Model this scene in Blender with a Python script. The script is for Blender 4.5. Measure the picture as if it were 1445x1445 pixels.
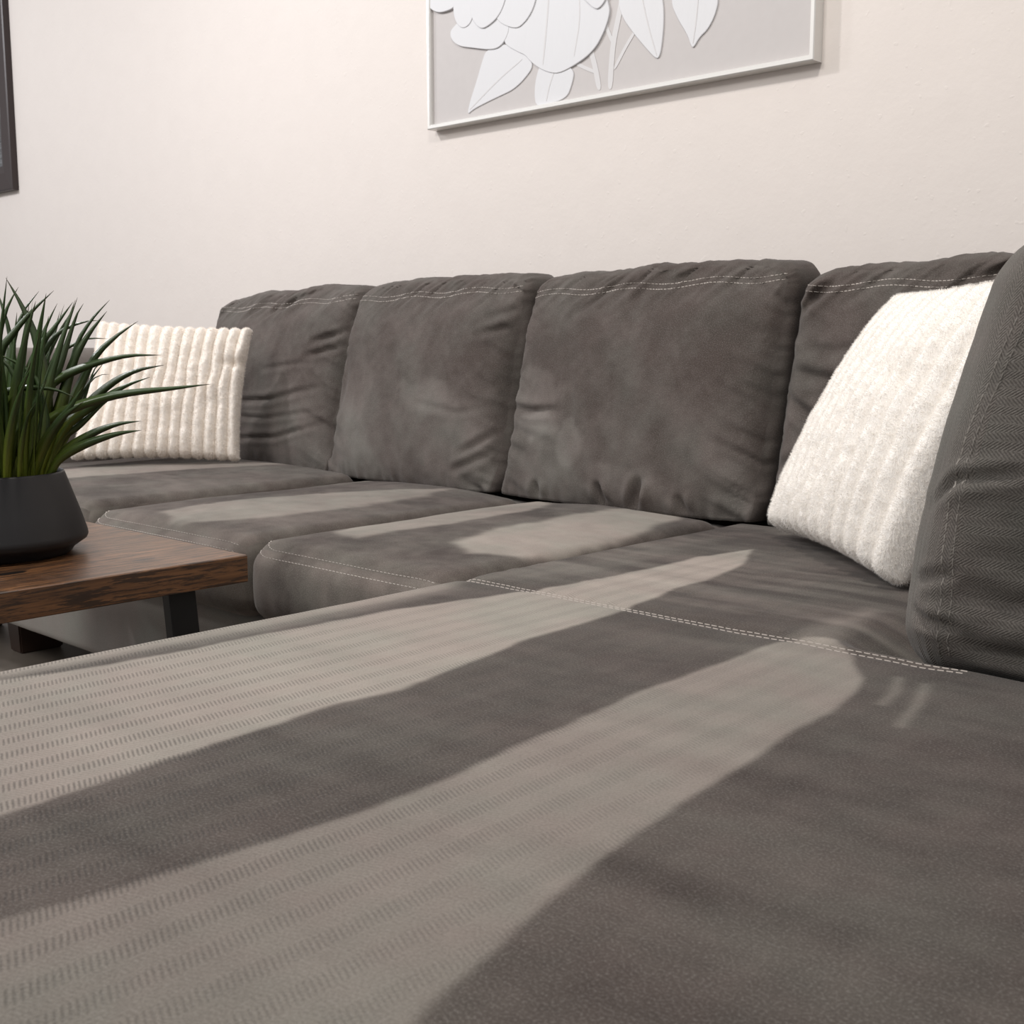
import bpy, bmesh, math, random
import numpy as np
from mathutils import Vector, Matrix
from mathutils.bvhtree import BVHTree

for o in list(bpy.data.objects):
    bpy.data.objects.remove(o)
scn = bpy.context.scene
COL = scn.collection
random.seed(7)
RNG = np.random.default_rng(11)

# ------------------------------------------------------------------ camera
FPX, HOR, YAW, CAMZ, CC = 1660.0, 488.0, 43.0, 0.7776, 722.5
_t = math.atan((CC - HOR) / FPX)
_a = math.radians(YAW)
FWD = np.array([-math.sin(_a) * math.cos(_t), math.cos(_a) * math.cos(_t), -math.sin(_t)])
RGT = np.array([math.cos(_a), math.sin(_a), 0.0])
UPV = np.cross(RGT, FWD)
CAM = np.array([0, 0, CAMZ])
cd = bpy.data.cameras.new('camera')
cam = bpy.data.objects.new('camera', cd)
COL.objects.link(cam)
cd.lens = FPX / 1445.0 * 36.0
cd.sensor_width = 36.0
cd.clip_start = 0.02
m = Matrix((RGT, UPV, -FWD)).transposed().to_4x4()
m.translation = Vector(CAM)
cam.matrix_world = m
cd.dof.use_dof = True
cd.dof.focus_distance = 1.55
cd.dof.aperture_fstop = 22.0
scn.camera = cam


def ray(px, py):
    return FWD * FPX + RGT * (px - CC) - UPV * (py - CC)


def on_plane(px, py, axis, val):
    d = ray(px, py)
    return CAM + d * ((val - CAM[axis]) / d[axis])


# ------------------------------------------------------------------ world and lights
w = bpy.data.worlds.new('world')
scn.world = w
w.use_nodes = True
w.node_tree.nodes['Background'].inputs[0].default_value = (1.0, 0.99, 1.0, 1)
w.node_tree.nodes['Background'].inputs[1].default_value = 0.40


def lamp(name, loc, target, size, power, color, spread=180):
    l = bpy.data.lights.new(name, 'AREA')
    l.shape = 'DISK'
    l.size = size
    l.energy = power
    l.color = color
    l.spread = math.radians(spread)
    o = bpy.data.objects.new(name, l)
    COL.objects.link(o)
    o.location = loc
    o.rotation_euler = (Vector(target) - Vector(loc)).to_track_quat('-Z', 'Y').to_euler()
    return o


lamp('ceiling_lamp_key', (-3.25, 0.65, 2.65), (-2.0, 1.6, 0.5), 0.16, 25, (1.0, 0.98, 0.99))
lamp('ceiling_lamp_right', (-0.9, 0.75, 2.65), (-0.8, 1.6, 0.5), 0.3, 17, (1.0, 0.95, 0.89))
lamp('ambient_fill', (-1.9, -1.4, 2.7), (-1.6, 0.8, 0.4), 0.9, 40, (1.0, 0.975, 0.95))  # broad unseen source added as ambient fill
lamp('left_wall_fill', (-5.2, 0.2, 2.65), (-4.8, 2.0, 1.0), 0.5, 31, (0.98, 0.99, 1.02))  # unseen source added to brighten the left end of the wall
scn.view_settings.view_transform = 'Standard'
scn.view_settings.look = 'None'
scn.view_settings.exposure = 0.14
scn.view_settings.gamma = 1.0
scn.view_settings.use_curve_mapping = False


# ------------------------------------------------------------------ helpers
def srgb(r, g, b):
    def f(c):
        c /= 255.0
        return c / 12.92 if c <= 0.04045 else ((c + 0.055) / 1.055) ** 2.4
    return (f(r), f(g), f(b), 1.0)


class NT:
    """Tiny node-tree builder."""
    def __init__(self, name):
        self.m = bpy.data.materials.new(name)
        self.m.use_nodes = True
        self.t = self.m.node_tree
        self.b = self.t.nodes['Principled BSDF']

    def n(self, typ, **kw):
        nd = self.t.nodes.new(typ)
        for k, v in kw.items():
            if k.startswith('i_'):
                key = k[2:]
                key = int(key) if key.isdigit() else key
                if isinstance(v, bpy.types.NodeSocket):
                    self.t.links.new(v, nd.inputs[key])
                else:
                    nd.inputs[key].default_value = v
            else:
                setattr(nd, k, v)
        return nd

    def math(self, op, a, b=None, c=None):
        nd = self.t.nodes.new('ShaderNodeMath')
        nd.operation = op
        for i, v in enumerate((a, b, c)):
            if v is None:
                continue
            if isinstance(v, bpy.types.NodeSocket):
                self.t.links.new(v, nd.inputs[i])
            else:
                nd.inputs[i].default_value = v
        return nd.outputs[0]

    def mix(self, fac, a, b, blend='MIX'):
        nd = self.t.nodes.new('ShaderNodeMix')
        nd.data_type = 'RGBA'
        nd.blend_type = blend
        for s, v in ((nd.inputs[0], fac), (nd.inputs[6], a), (nd.inputs[7], b)):
            if isinstance(v, bpy.types.NodeSocket):
                self.t.links.new(v, s)
            else:
                s.default_value = v
        return nd.outputs[2]

    def noise(self, vec, scale, detail=3.0, rough=0.5):
        nd = self.n('ShaderNodeTexNoise')
        nd.inputs['Scale'].default_value = scale
        nd.inputs['Detail'].default_value = detail
        nd.inputs['Roughness'].default_value = rough
        if vec is not None:
            self.t.links.new(vec, nd.inputs['Vector'])
        return nd.outputs[0]

    def ramp(self, fac, p0, p1, c0=(0, 0, 0, 1), c1=(1, 1, 1, 1)):
        nd = self.n('ShaderNodeValToRGB')
        nd.color_ramp.elements[0].position = p0
        nd.color_ramp.elements[1].position = p1
        nd.color_ramp.elements[0].color = c0
        nd.color_ramp.elements[1].color = c1
        self.t.links.new(fac, nd.inputs[0])
        return nd.outputs[0]

    def out(self, color=None, rough=None, bump=None, bstr=0.3, bdist=0.001, **kw):
        def setv(key, v):
            if isinstance(v, bpy.types.NodeSocket):
                self.t.links.new(v, self.b.inputs[key])
            else:
                self.b.inputs[key].default_value = v
        if color is not None:
            setv('Base Color', color)
        if rough is not None:
            setv('Roughness', rough)
        for k, v in kw.items():
            setv(k.replace('_', ' '), v)
        if bump is not None:
            nd = self.n('ShaderNodeBump')
            nd.inputs['Strength'].default_value = bstr
            nd.inputs['Distance'].default_value = bdist
            self.t.links.new(bump, nd.inputs['Height'])
            self.t.links.new(nd.outputs[0], self.b.inputs['Normal'])
        return self.m


def plain(name, col, rough=0.6, **kw):
    return NT(name).out(color=col, rough=rough, **kw)


FAB_DARK, FAB_LIGHT = srgb(65, 56, 52), srgb(166, 155, 146)


def fabric(name, herring=0.3, period=0.034, pitch=0.0055, mottle=0.35, dark=FAB_DARK, light=FAB_LIGHT, rows='u', slope=1.0, arm_low=0.9):
    """Brushed herringbone microfibre: nap attribute picks brushed-up or brushed-down colour."""
    t = NT(name)
    uv = t.n('ShaderNodeUVMap').outputs[0]
    sep = t.n('ShaderNodeSeparateXYZ', i_0=uv)
    u, v = (sep.outputs[0], sep.outputs[1]) if rows == 'u' else (sep.outputs[1], sep.outputs[0])
    wob = t.noise(uv, 35.0, 2.0)
    uu = t.math('ADD', u, t.math('MULTIPLY', t.math('SUBTRACT', wob, 0.5), 0.004))
    tri = t.math('PINGPONG', uu, period / 2)
    ph = t.math('MULTIPLY', t.math('ADD', v, t.math('MULTIPLY', tri, slope)), 2 * math.pi / pitch)
    s = t.math('MULTIPLY_ADD', t.math('SINE', ph), 0.5, 0.5)
    s = t.math('POWER', s, 1.6)
    arm = t.math('MULTIPLY_ADD', t.math('GREATER_THAN', t.math('FRACT', t.math('DIVIDE', uu, period)), 0.5), 1.0 - arm_low, arm_low)
    s = t.math('MULTIPLY', s, arm)
    rowfade = t.math('MULTIPLY', t.math('SINE', t.math('MULTIPLY', t.math('DIVIDE', tri, period / 2), math.pi)), 1.0)
    s = t.math('MULTIPLY', s, t.math('POWER', t.math('MAXIMUM', rowfade, 0.02), 0.28))
    nap = t.n('ShaderNodeAttribute', attribute_name='nap').outputs['Fac']
    wear = t.n('ShaderNodeAttribute', attribute_name='weave').outputs['Fac']
    big = t.noise(uv, 5.0, 4.0, 0.6)
    mid = t.noise(uv, 22.0, 4.0, 0.65)
    fine = t.noise(uv, 480.0, 2.0, 0.75)
    mo = t.math('MULTIPLY', t.math('SUBTRACT', t.math('ADD', t.math('MULTIPLY', big, 0.65), t.math('MULTIPLY', mid, 0.35)), 0.5), mottle * 3.0)
    fac = t.math('ADD', nap, mo)
    cl = t.n('ShaderNodeClamp', i_Value=fac).outputs[0]
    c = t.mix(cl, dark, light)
    tint = t.ramp(t.noise(uv, 6.0, 3.0, 0.6), 0.40, 0.62)
    c = t.mix(t.math('MULTIPLY', tint, 0.85), c, (0.91, 1.0, 0.98, 1), 'MULTIPLY')
    hs = t.math('MULTIPLY', t.math('MULTIPLY', s, wear), min(0.6, herring))
    c = t.mix(hs, c, (0.03, 0.027, 0.025, 1))
    grain = t.math('MULTIPLY', t.math('SUBTRACT', fine, 0.5), 1.1)
    c = t.mix(t.math('ABSOLUTE', grain), c, t.mix(t.math('GREATER_THAN', grain, 0.0), (0.02, 0.02, 0.02, 1), (0.36, 0.34, 0.32, 1)))
    h = t.math('ADD', t.math('MULTIPLY', t.math('SUBTRACT', 1.0, t.math('MULTIPLY', s, wear)), herring * 2), t.math('MULTIPLY', fine, 0.3))
    return t.out(color=c, rough=0.92, bump=h, bstr=0.35, bdist=0.0012,
                 Sheen_Weight=0.12, Sheen_Roughness=0.4, Specular_IOR_Level=0.15)


def link(name, mesh, mat=None, parent=None, loc=None):
    o = bpy.data.objects.new(name, mesh)
    COL.objects.link(o)
    if mat is not None:
        mesh.materials.append(mat)
    if parent is not None:
        o.parent = parent
    if loc is not None:
        o.location = loc
    return o


def empty(name, loc=(0, 0, 0)):
    o = bpy.data.objects.new(name, None)
    o.empty_display_size = 0.05
    COL.objects.link(o)
    o.location = loc
    return o


def tag(o, label=None, cat=None, group=None, kind=None):
    for k, v in (('label', label), ('category', cat), ('group', group), ('kind', kind)):
        if v:
            o[k] = v
    return o


def np_mesh(name, V, F, smooth=True):
    me = bpy.data.meshes.new(name)
    V = np.asarray(V, dtype=np.float32)
    F = np.asarray(F, dtype=np.int32)
    k = F.shape[1]
    me.vertices.add(len(V))
    me.vertices.foreach_set('co', V.ravel())
    me.loops.add(F.size)
    me.loops.foreach_set('vertex_index', F.ravel())
    me.polygons.add(len(F))
    me.polygons.foreach_set('loop_start', np.arange(0, F.size, k, dtype=np.int32))
    me.polygons.foreach_set('use_smooth', np.full(len(F), smooth))
    me.update(calc_edges=True)
    me.validate()
    return me


def add_uv(me, uv):
    l = me.uv_layers.new(name='UVMap')
    l.data.foreach_set('uv', np.asarray(uv, dtype=np.float32).ravel())


def add_attr(me, name, vals):
    a = me.attributes.new(name, 'FLOAT', 'POINT')
    a.data.foreach_set('value', np.asarray(vals, dtype=np.float32))


def _hash(ix, iy, iz, seed):
    h = (ix.astype(np.int64) * 374761393 + iy.astype(np.int64) * 668265263 + iz.astype(np.int64) * 2147483647 + seed * 974711) & 0xFFFFFFFF
    h = ((h ^ (h >> 13)) * 1274126177) & 0xFFFFFFFF
    h = (h ^ (h >> 16)) & 0xFFFFFFFF
    return h / 4294967295.0


def vnoise(x, y, z=None, seed=0):
    """Value noise in -1..1, vectorised."""
    x = np.asarray(x, float)
    y = np.asarray(y, float)
    z = np.zeros_like(x) if z is None else np.asarray(z, float)
    ix, iy, iz = np.floor(x), np.floor(y), np.floor(z)
    fx, fy, fz = x - ix, y - iy, z - iz
    fx, fy, fz = [f * f * f * (f * (f * 6 - 15) + 10) for f in (fx, fy, fz)]
    r = 0
    for dx in (0, 1):
        for dy in (0, 1):
            for dz in (0, 1):
                wgt = (fx if dx else 1 - fx) * (fy if dy else 1 - fy) * (fz if dz else 1 - fz)
                r = r + wgt * _hash(ix + dx, iy + dy, iz + dz, seed)
    return r * 2 - 1


def fbm(x, y, z=None, seed=0, octv=4):
    r, a = 0, 1.0
    for k in range(octv):
        f = 2.03 ** k
        r = r + a * vnoise(np.asarray(x) * f, np.asarray(y) * f, None if z is None else np.asarray(z) * f, seed + k)
        a *= 0.5
    return r / 1.9


def sstep(e0, e1, x):
    t = np.clip((x - e0) / (e1 - e0), 0, 1)
    return t * t * (3 - 2 * t)


def rbox(lo, hi, r, step):
    """Rounded box as a welded grid. Returns V (rounded), P (box coordinates), F, loop uv."""
    lo, hi = np.array(lo, float), np.array(hi, float)
    steps = step if hasattr(step, '__len__') else (step,) * 3
    ax = []
    for i in range(3):
        L = hi[i] - lo[i]
        rr = min(r, L / 2 - 1e-4)
        nn = max(2, int(round((L - 2 * rr) / steps[i])))
        nr = max(3, min(9, int(round(rr * 1.4 / min(steps[i], 0.02)))))
        e = np.tan(np.linspace(0, math.pi / 4, nr + 1))[1:] * rr
        a = np.concatenate([[lo[i]], (lo[i] + rr) - e[::-1][1:], np.linspace(lo[i] + rr, hi[i] - rr, nn + 1), (hi[i] - rr) + e])
        ax.append(a)
    Vs, Fs, UV, off = [], [], [], 0
    for axis in range(3):
        i, j = [(1, 2), (0, 2), (0, 1)][axis]
        A, B = ax[i], ax[j]
        na, nb = len(A), len(B)
        ga, gb = np.meshgrid(A, B, indexing='ij')
        idx = np.arange(na * nb).reshape(na, nb)
        q = np.stack([idx[:-1, :-1], idx[1:, :-1], idx[1:, 1:], idx[:-1, 1:]], -1).reshape(-1, 4)
        uvg = np.stack([ga.ravel(), gb.ravel()], -1)
        for side in (0, 1):
            P = np.zeros((na * nb, 3))
            P[:, i] = ga.ravel()
            P[:, j] = gb.ravel()
            P[:, axis] = hi[axis] if side else lo[axis]
            flip = (side == 0) ^ (axis == 1)
            qq = q[:, ::-1] if flip else q
            Vs.append(P)
            Fs.append(qq + off)
            UV.append(uvg[qq.ravel()])
            off += na * nb
    P = np.concatenate(Vs)
    F = np.concatenate(Fs)
    UV = np.concatenate(UV)
    key = np.round(P * 1e5).astype(np.int64)
    _, first, inv = np.unique(key, axis=0, return_index=True, return_inverse=True)
    P = P[first]
    F = inv.ravel()[F]
    c = np.clip(P, lo + min(r, 1e9), hi - r)
    for k in range(3):
        if hi[k] - lo[k] < 2 * r:
            c[:, k] = (lo[k] + hi[k]) / 2
    d = P - c
    n = np.linalg.norm(d, axis=1, keepdims=True)
    V = c + d / np.maximum(n, 1e-9) * r
    return V, P, F, UV


def seg_dist(x, y, pts):
    """Distance and arclength fraction to a polyline."""
    best = np.full(np.shape(x), 1e9)
    frac = np.zeros(np.shape(x))
    pts = np.array(pts, float)
    L = np.linalg.norm(np.diff(pts, axis=0), axis=1)
    T, acc = L.sum(), 0.0
    for k in range(len(L)):
        a, b = pts[k], pts[k + 1]
        d = b - a
        t = np.clip(((x - a[0]) * d[0] + (y - a[1]) * d[1]) / max(1e-12, d @ d), 0, 1)
        dd = np.hypot(x - a[0] - t * d[0], y - a[1] - t * d[1])
        sel = dd < best
        best = np.where(sel, dd, best)
        frac = np.where(sel, (acc + t * L[k]) / T, frac)
        acc += L[k]
    return best, frac


def crease(x, y, pts, depth, width, tip=True):
    d, f = seg_dist(x, y, pts)
    taper = np.sin(np.clip(f * 0.85 + 0.15, 0, 1) * math.pi) if tip else 1.0 - 0.85 * f
    return taper * (-depth * np.exp(-(d / width) ** 2) + 0.45 * depth * np.exp(-((d - 1.9 * width) / width) ** 2))


def poly_sd(x, y, pts):
    """Signed distance to a polygon (positive inside)."""
    pts = np.array(pts, float)
    inside = np.zeros(np.shape(x), bool)
    n = len(pts)
    for k in range(n):
        a, b = pts[k], pts[(k + 1) % n]
        cond = ((a[1] > y) != (b[1] > y)) & (x < (b[0] - a[0]) * (y - a[1]) / (b[1] - a[1] + 1e-12) + a[0])
        inside ^= cond
    d, _ = seg_dist(x, y, np.vstack([pts, pts[:1]]))
    return np.where(inside, d, -d)


STITCH = plain('pale_thread', srgb(190, 182, 174), 0.8)


def stitching(V, F, paths, parent, cast=None, length=0.0062, gap=0.0026, wid=0.0011, lift=0.0007, mat=None):
    """Rows of separate stitches laid on the surface V,F along paths of 3-D points."""
    bvh = BVHTree.FromPolygons([Vector(v) for v in V], [tuple(int(i) for i in f) for f in F])
    oV, oF = [], []
    for path in paths:
        P = np.array(path, float)
        seg = np.linalg.norm(np.diff(P, axis=0), axis=1)
        cum = np.concatenate([[0], np.cumsum(seg)])
        s = 0.0
        while s + length < cum[-1]:
            ends = []
            for q in (s, s + length * 0.5, s + length):
                p = Vector([np.interp(q, cum, P[:, k]) for k in range(3)])
                loc = None
                if cast is not None:
                    loc, nor, _, _ = bvh.ray_cast(p - Vector(cast) * 0.25, Vector(cast))
                if loc is None:
                    loc, nor, _, _ = bvh.find_nearest(p)
                ends.append((loc, nor))
            s += length + gap
            (a, na), (mid, nm), (b, nb) = ends
            d = (b - a)
            if d.length < 1e-5:
                continue
            sd = d.normalized().cross(nm).normalized() * wid * 0.5
            base = len(oV)
            for (p, n_), hgt in ((ends[0], 0.0002), (ends[1], lift), (ends[2], 0.0002)):
                if n_.dot(nm) < 0:
                    n_ = -n_
                oV += [p + n_ * (hgt - 0.0006) + sd, p + n_ * (hgt + 0.0008), p + n_ * (hgt - 0.0006) - sd]
            for k in (0, 3):
                oF += [(base + k, base + k + 1, base + k + 4, base + k + 3), (base + k + 1, base + k + 2, base + k + 5, base + k + 4)]
    me = np_mesh('stitching', [tuple(v) for v in oV], oF)
    o = link('stitching', me, mat or STITCH, parent)
    tag(o, 'double row of pale stitches', kind='stuff')
    return o


def xform(V, rot, loc):
    return V @ np.array(rot).T + np.array(loc)


def rotx(a):
    a = math.radians(a)
    return np.array([[1, 0, 0], [0, math.cos(a), -math.sin(a)], [0, math.sin(a), math.cos(a)]])


def rotz(a):
    a = math.radians(a)
    return np.array([[math.cos(a), -math.sin(a), 0], [math.sin(a), math.cos(a), 0], [0, 0, 1]])


def box_mesh(name, lo, hi, bev=0.0, seg=2):
    bm = bmesh.new()
    bmesh.ops.create_cube(bm, size=1.0)
    lo, hi = Vector(lo), Vector(hi)
    for v in bm.verts:
        v.co = Vector((lo[i] + (v.co[i] + 0.5) * (hi[i] - lo[i]) for i in range(3)))
    if bev:
        bmesh.ops.bevel(bm, geom=bm.edges[:], offset=bev, segments=seg, profile=0.6, affect='EDGES')
    me = bpy.data.meshes.new(name)
    bm.to_mesh(me)
    bm.free()
    return me


# ------------------------------------------------------------------ the room
WALL_Y = 2.32
t = NT('plaster')
co = t.n('ShaderNodeTexCoord').outputs['Object']
n1, n2 = t.noise(co, 14.0, 5.0, 0.55), t.noise(co, 90.0, 3.0, 0.6)
spk = t.ramp(t.noise(co, 60.0, 1.0), 0.70, 0.76)
hgt = t.math('ADD', t.math('ADD', t.math('MULTIPLY', n1, 1.0), t.math('MULTIPLY', n2, 0.25)), t.math('MULTIPLY', spk, 0.25))
M_WALL = t.out(color=t.mix(n1, srgb(224, 216, 210), srgb(229, 221, 215)), rough=0.75, bump=hgt, bstr=0.22, bdist=0.006, Specular_IOR_Level=0.25)
o = link('wall_back', box_mesh('wall_back', (-7.0, WALL_Y, 0), (2.5, WALL_Y + 0.12, 2.9)), M_WALL)
tag(o, 'cream plastered wall behind the sofa', kind='structure')

t = NT('floor_vinyl')
co = t.n('ShaderNodeTexCoord').outputs['Object']
n1 = t.noise(co, 9.0, 5.0, 0.6)
M_FLOOR = t.out(color=t.mix(n1, srgb(96, 88, 80), srgb(138, 128, 118)), rough=t.math('MULTIPLY_ADD', n1, 0.2, 0.42))
o = link('floor', box_mesh('floor', (-7.0, -4.0, -0.1), (2.5, WALL_Y, 0.0)), M_FLOOR)
tag(o, 'grey brown floor', kind='structure')
t = NT('baseboard_paint')
M_BASE = t.out(color=srgb(225, 220, 213), rough=0.45)
o = link('baseboard_back', box_mesh('baseboard_back', (-7.0, WALL_Y - 0.015, 0.0), (2.5, WALL_Y, 0.1), 0.004), M_BASE)
tag(o, 'white baseboard along the plastered wall', kind='structure')

# ------------------------------------------------------------------ sectional sofa
ZS = 0.4536          # top of seats
XL = -1.168          # left edge of the chaise
YSEAM = 1.13         # stitched seam on the chaise, in line with the seat fronts
YB = 1.88            # where seats meet back cushions
M_CHAISE = fabric('brushed_microfibre_chaise', herring=0.55, mottle=0.16, pitch=0.0041, slope=-0.42, arm_low=0.28)
M_SEAT = fabric('brushed_microfibre_seat', herring=0.06, mottle=0.34)
M_BACK = fabric('brushed_microfibre_back', herring=0.05, mottle=0.46, dark=srgb(77, 68, 64), light=srgb(140, 132, 127))
M_SIDE = fabric('herringbone_microfibre', herring=0.75, period=0.017, pitch=0.0046, mottle=0.12, dark=srgb(92, 87, 83), light=srgb(140, 135, 129), rows='v')
M_FRAME = fabric('sofa_frame_fabric', herring=0.08, mottle=0.2, dark=srgb(96, 88, 83), light=srgb(158, 150, 144))
M_LEG = plain('sofa_leg_wood', srgb(58, 42, 34), 0.45)

sofa = empty('sectional_sofa', (-1.7, 1.6, 0))
tag(sofa, 'dark grey microfibre sectional sofa with chaise against the cream wall', 'sofa')


def sofa_part(name, lo, hi, r, mat=M_FRAME, step=0.03, amp=0.003, nap=0.75):
    V, P, F, UV = rbox(lo, hi, r, step)
    V = V + 0.0
    nn = fbm(P[:, 0] * 6, P[:, 1] * 6, P[:, 2] * 6, seed=3)
    c = (np.array(lo) + np.array(hi)) / 2
    V += (V - c) / np.maximum(1e-6, np.linalg.norm(V - c, axis=1, keepdims=True)) * (nn * amp)[:, None]
    V -= np.array(sofa.location)
    me = np_mesh(name, V, F)
    add_uv(me, UV)
    add_attr(me, 'nap', np.full(len(V), nap) + 0.15 * nn)
    add_attr(me, 'weave', np.full(len(V), 0.6))
    return link(name, me, mat, sofa)


ARM_X = -3.06
sofa_part('base', (-3.33, 1.175, 0.122), (XL - 0.03, 2.28, 0.305), 0.02)  # pale default nap puts the light on the base into its colour
sofa_part('chaise_base', (XL + 0.02, -0.22, 0.10), (-0.05, 2.28, 0.305), 0.03)
sofa_part('back_frame', (-3.33, 2.165, 0.30), (-0.05, 2.30, 0.80), 0.05, nap=0.12)
sofa_part('side_frame', (-0.185, 1.20, 0.30), (-0.05, 2.15, 0.79), 0.05, nap=0.12)
sofa_part('arm', (-3.35, 1.12, 0.10), (ARM_X, 2.15, 0.77), 0.075, step=0.02, amp=0.006, nap=0.12)
for (lx, ly) in ((-3.28, 1.272), (-2.93, 1.272), (-1.30, 1.272), (-1.08, -0.16), (-0.17, -0.16), (-0.17, 2.05), (-3.12, 2.05)):
    bm = bmesh.new()
    bmesh.ops.create_cube(bm, size=1.0)
    for v in bm.verts:
        k = 0.030 if v.co.z < 0 else 0.037
        v.co = Vector(((1 if v.co.x > 0 else -1) * k, k * 2.7 if v.co.y > 0 else -k, 0.0 if v.co.z < 0 else 0.124))
    bmesh.ops.bevel(bm, geom=bm.edges[:], offset=0.004, segments=2, affect='EDGES')
    me = bpy.data.meshes.new('leg')
    bm.to_mesh(me)
    bm.free()
    o = link('leg', me, M_LEG, sofa, (lx + 1.7, ly + 0.037 - 1.6, 0))


def px_poly(pts, z=ZS):
    return [tuple(on_plane(a, b, 2, z)[:2]) for a, b in pts]


# --- chaise seat -------------------------------------------------------------
BAND_A = px_poly([(-60, 985), (0, 970), (150, 948), (340, 910), (560, 868), (700, 846), (790, 833), (880, 815), (985, 791), (1062, 781),
                  (1050, 800), (1000, 824), (940, 840), (870, 872), (800, 895), (700, 928), (560, 980), (450, 1012), (300, 1060), (150, 1115), (0, 1165), (-60, 1190)])
BAND_B = px_poly([(-80, 1335), (0, 1310), (150, 1268), (300, 1222), (520, 1150), (700, 1075), (900, 985), (1030, 938), (1130, 905), (1175, 908), (1205, 935),
                  (1218, 965), (1205, 988), (1170, 1012), (1100, 1050), (1000, 1112), (900, 1182), (800, 1258), (700, 1342), (600, 1430), (520, 1510)])
# both strokes were brushed on towards the foot of the chaise
BAND_A += [(BAND_A[-1][0] + 0.03, -0.14), ((BAND_A[-1][0] + BAND_A[0][0]) / 2, -0.19), (BAND_A[0][0] + 0.01, -0.12)]
BAND_B += [(BAND_B[-1][0] + 0.06, -0.10), ((BAND_B[-1][0] + BAND_B[0][0]) / 2, -0.16), (BAND_B[0][0] + 0.03, -0.11)]
BAND_C = px_poly([(1120, 905), (1165, 880), (1215, 862), (1235, 868), (1210, 885), (1180, 905), (1160, 912)])
BAND_D = px_poly([(640, 824), (760, 800), (900, 775), (1000, 757), (1040, 760), (960, 780), (850, 805), (760, 826)])
BAND_E = px_poly([(-60, 950), (0, 940), (300, 890), (640, 822), (640, 838), (330, 906), (0, 966), (-60, 980)])
SCRATCH = [px_poly(q) for q in ([(1268, 965), (1262, 985), (1245, 1000)], [(1305, 975), (1295, 1000), (1270, 1030)])]


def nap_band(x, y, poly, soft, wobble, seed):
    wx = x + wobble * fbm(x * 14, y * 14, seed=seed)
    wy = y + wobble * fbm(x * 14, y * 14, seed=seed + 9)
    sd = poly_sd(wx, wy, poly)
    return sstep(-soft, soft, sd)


def chaise_h(x, y):
    """Soft crown, seam pinch and the sunken corner seat."""
    u = (x - XL) / (-0.05 - XL)
    h = 0.006 + 0.004 * np.sin(np.clip(u, 0, 1) * math.pi) - 0.010 * np.clip(u, 0, 1)
    h += -0.004 * np.exp(-((y - YSEAM) / 0.016) ** 2) * sstep(-0.42, -0.50, x)
    h += 0.002 * sstep(YSEAM - 0.16, YSEAM - 0.05, y) * sstep(YSEAM + 0.02, YSEAM - 0.02, y) * sstep(-0.75, -0.4, x)
    h += -0.037 * sstep(YSEAM + 0.012, YSEAM + 0.05, y) * sstep(-0.62, -0.50, x)
    h -= 0.016 * sstep(YB - 0.055, YB - 0.02, y) * sstep(-0.50, -0.62, x)
    return h


V, P, F, UV = rbox((XL, -0.25, 0.307), (-0.05, 1.93, ZS), 0.040, (0.0036, 0.0046, 0.03))
# the corner seat is narrower: the side frame stands beside it
xr = -0.05 - 0.142 * sstep(1.13, 1.19, V[:, 1])
V[:, 0] = np.where(V[:, 0] > -0.6, -0.6 + (V[:, 0] + 0.6) * (xr + 0.6) / 0.55, V[:, 0])
top = sstep(ZS - 0.04, ZS, V[:, 2])
V[:, 2] += top * chaise_h(V[:, 0], V[:, 1])
V[:, 2] += top * 0.0022 * fbm(V[:, 0] * 7, V[:, 1] * 4, seed=5)
rip = np.exp(-((V[:, 1] - YSEAM - 0.09) / 0.09) ** 2)
V[:, 2] += top * rip * 0.0014 * fbm(V[:, 0] * 6, V[:, 1] * 55, seed=8)
V[:, 0] += (1 - sstep(XL, XL + 0.04, V[:, 0])) * 0.006 * fbm(V[:, 1] * 5, V[:, 2] * 4, seed=21)
x, y = V[:, 0], V[:, 1]
near = sstep(0.95, 0.35, y)
nap = 0.10 + 0.05 * fbm(x * 5, y * 5, seed=40)
streak = fbm(x * 3 + y * 2, (y - x * 0.15) * 26, seed=41)
nap += 0.07 * streak
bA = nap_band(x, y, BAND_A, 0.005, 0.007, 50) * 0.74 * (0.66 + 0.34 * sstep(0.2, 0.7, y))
bB = nap_band(x, y, BAND_B, 0.005, 0.006, 60) * 0.52 * (0.6 + 0.4 * sstep(0.2, 0.8, y))  # both bands dim towards the foot: light falloff put into the nap colour
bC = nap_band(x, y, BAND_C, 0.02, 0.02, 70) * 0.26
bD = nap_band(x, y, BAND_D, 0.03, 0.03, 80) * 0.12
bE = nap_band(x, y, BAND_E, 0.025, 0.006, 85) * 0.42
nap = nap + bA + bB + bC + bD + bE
nap += 0.30 * sstep(XL + 0.075, XL + 0.03, x) * (1 - np.clip(bA / 0.5, 0, 1)) * sstep(1.3, 0.9, y)
for q in SCRATCH:
    d, f = seg_dist(x, y, q)
    nap += 0.25 * np.exp(-(d / 0.006) ** 2)
corner = sstep(YSEAM, YSEAM + 0.12, y)
nap += corner * 0.22 * fbm(x * 5, y * 34, seed=90)
me = np_mesh('chaise_cushion', V, F)
add_uv(me, UV)
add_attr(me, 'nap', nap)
add_attr(me, 'weave', 0.25 + 0.75 * sstep(-0.33, -0.75, x) * (0.35 + 0.65 * near))
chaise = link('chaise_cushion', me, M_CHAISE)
tag(chaise, 'wide grey chaise seat with pale brushed bands and a stitched cross seam', 'cushion')
rows = []
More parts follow.
